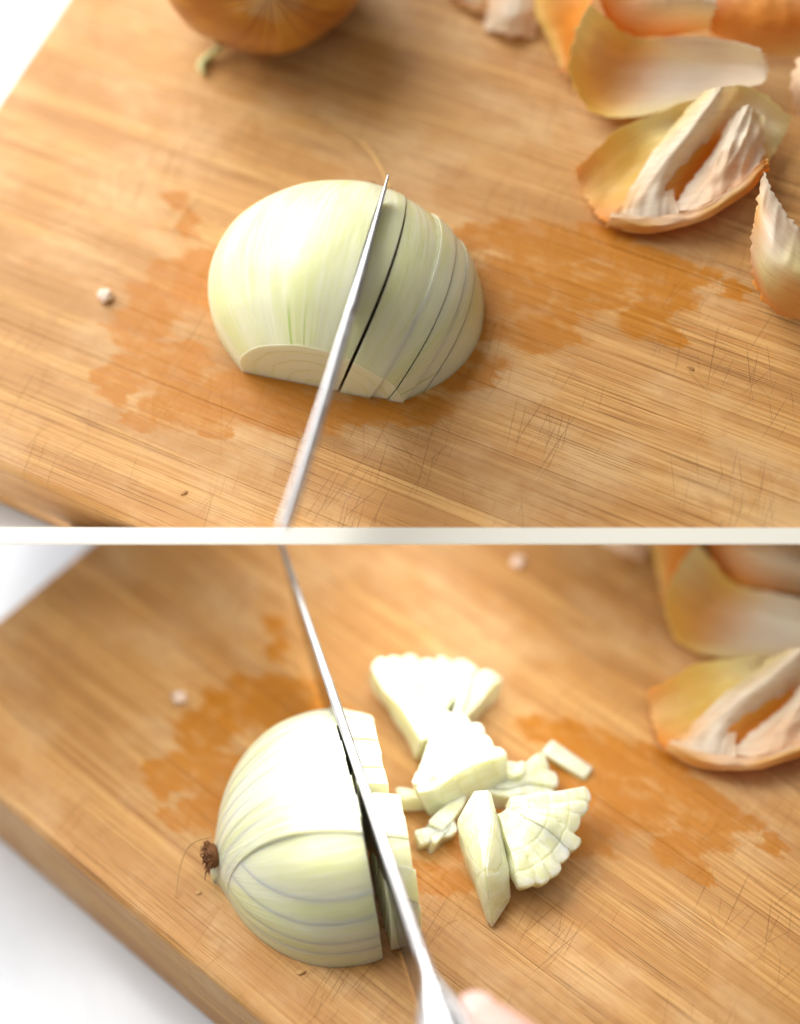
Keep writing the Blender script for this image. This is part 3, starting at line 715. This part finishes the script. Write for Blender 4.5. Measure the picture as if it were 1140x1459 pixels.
peel([[(636, -22, .1), (668, -22, .6), (712, -22, .3)], [(640, -5, .1), (672, -2, .5), (706, 2, .2)], [(650, 8, .05), (676, 14, .3), (704, 26, .08)]],
     [[B_, K_, K_], [B_, K_, L_], [L_, L_, B_]], 'A', ['thin brown peel flake touching the pale pink scrap'], 6, .02, N=24)
peel([[(850, -25, 2.6), (930, -35, 3.2), (1025, -25, 2.2)], [(856, 6, 1.6), (930, 8, 2.6), (1020, 6, 2.2)], [(868, 42, .7), (930, 52, 1.1), (1010, 44, .9)]],
     [[O_, L_, K_], [O_, K_, W_], [O_, O_, K_]], 'AB', ['orange and pink shell of peel behind the upper white peel', 'orange and pink shell of peel behind the lower white peel'], 7, .05)
peel([[(1005, -20, 1.6), (1080, -30, 2), (1170, -15, 1.5)], [(1008, 18, 1.0), (1080, 22, 1.6), (1170, 32, 1.2)], [(1012, 48, .3), (1070, 74, .5), (1170, 82, .3)]],
     [[K_, L_, K_], [B_, O_, O_], [O_, L_, G_]], 'A', ['reddish brown peel in the top right corner'], 8, .05)
peel([[(1138, 82, 1.2), (1165, 78, 1.8)], [(1127, 120, .9), (1165, 118, 1.9)], [(1136, 166, .2), (1165, 172, .4)]],
     [[K_, K_], [K_, W_], [K_, L_]], 'A', ['pink peel edge just entering at the right, above the arched peel'], 9, .02, N=24)

# ------------------------------------------------------------------ whole onion, scraps, crumbs
c = at('A', 374, -94, 3.15); t = thing('whole_onion', FA, T(c.x, c.y, 0), 'unpeeled brown onion at the top edge of the upper board', 'onion')
bm = bmesh.new(); bmesh.ops.create_uvsphere(bm, u_segments=72, v_segments=48, radius=3.2)
for v in bm.verts:
    a = math.atan2(v.co.z, v.co.x); v.co *= 1 + .012 * math.sin(7 * a) + .02 * noise.noise(v.co * .6)
link('skin', bm, M_brown, t, local=T(0, 0, 3.17) @ Matrix.Rotation(D(35), 4, 'Z') @ Matrix.Rotation(D(-20), 4, 'X'))
bm = bmesh.new(); tube(bm, smooth_path([(0, 3.1, 0), (.1, 3.6, .1), (0, 4.1, 0)], 5), [.5, .45, .4, .36, .33, .3, .28, .26, .25, .22, .1], 12)
link('neck', bm, M_brown, t, local=T(0, 0, 3.17) @ Matrix.Rotation(D(35), 4, 'Z') @ Matrix.Rotation(D(-20), 4, 'X'))
def bit(P, px, py, r_, m, lab, cat, nm, sxyz=(1, 1, .6), seed=0, rot=0, lift=.8):
    bm = bmesh.new(); bmesh.ops.create_icosphere(bm, subdivisions=3, radius=r_)
    for v in bm.verts:
        v.co *= 1 + .35 * noise.noise(v.co * (1.2 / r_) + Vector((seed, seed, 0)))
    bmesh.ops.transform(bm, matrix=Matrix.Rotation(rot, 4, 'Z') @ Matrix.Diagonal((*sxyz, 1)), verts=bm.verts)
    return tag(link(nm, bm, m, frame=FR[P], local=T(at(P, px, py, r_ * sxyz[2] * lift))), lab, cat)
def scrap(P, pts, rad, m, lab, nm='stem_scrap'):
    p = [at(P, *q) for q in pts]; b = p[0].copy(); b.z = 0; bm = bmesh.new()
    q = smooth_path([tuple(x - b) for x in p], 6); tube(bm, q, [rad * (1 - .5 * abs(2 * i / (len(q) - 1) - 1)) for i in range(len(q))], 10)
    rough_top(bm, .08, 2.0)
    return tag(link(nm, bm, m, frame=FR[P], local=T(b)), lab, 'onion scrap')
scrap('A', [(318, 66, .3), (308, 74, .3), (292, 84, .15), (284, 94, .15), (288, 104, .12)], .16, M_scrap, 'little curled green stem scrap in front of the unpeeled onion')
bit('A', 150, 421, .20, M_crumb, 'pale pinkish crumb left of the uncut side of the upper onion', 'crumb', 'crumb', (1, 1.1, .8), 3)
bit('B', 256, 994, .20, M_crumb, 'pale pinkish crumb behind the lower onion, left of the knife', 'crumb', 'crumb', (1, 1.1, .8), 3)
bit('A', 984, 524, .06, M_dark, 'tiny brown fleck on bare wood right of the upper onion', 'crumb', 'crumb', (1.8, .7, .4), 5, D(-10))
bit('A', 262, 702, .06, M_dark, 'tiny tan fleck near the upper board\'s front edge', 'crumb', 'crumb', (1.6, .8, .4), 7, D(50))
bit('B', 429, 1385, .07, M_hair, 'tan fleck near the front edge below the lower onion', 'crumb', 'crumb', (1.6, .9, .5), 9, D(60))
bit('B', 283, 1272, .06, M_hair, 'tan fleck beside the brown root of the lower onion', 'crumb', 'crumb', (1.3, .9, .4), 11, D(60))
bit('B', 738, 800, .20, M_crumb, 'blurred pale crumb at the back of the lower board', 'crumb', 'crumb', (1, 1, .6), 13)
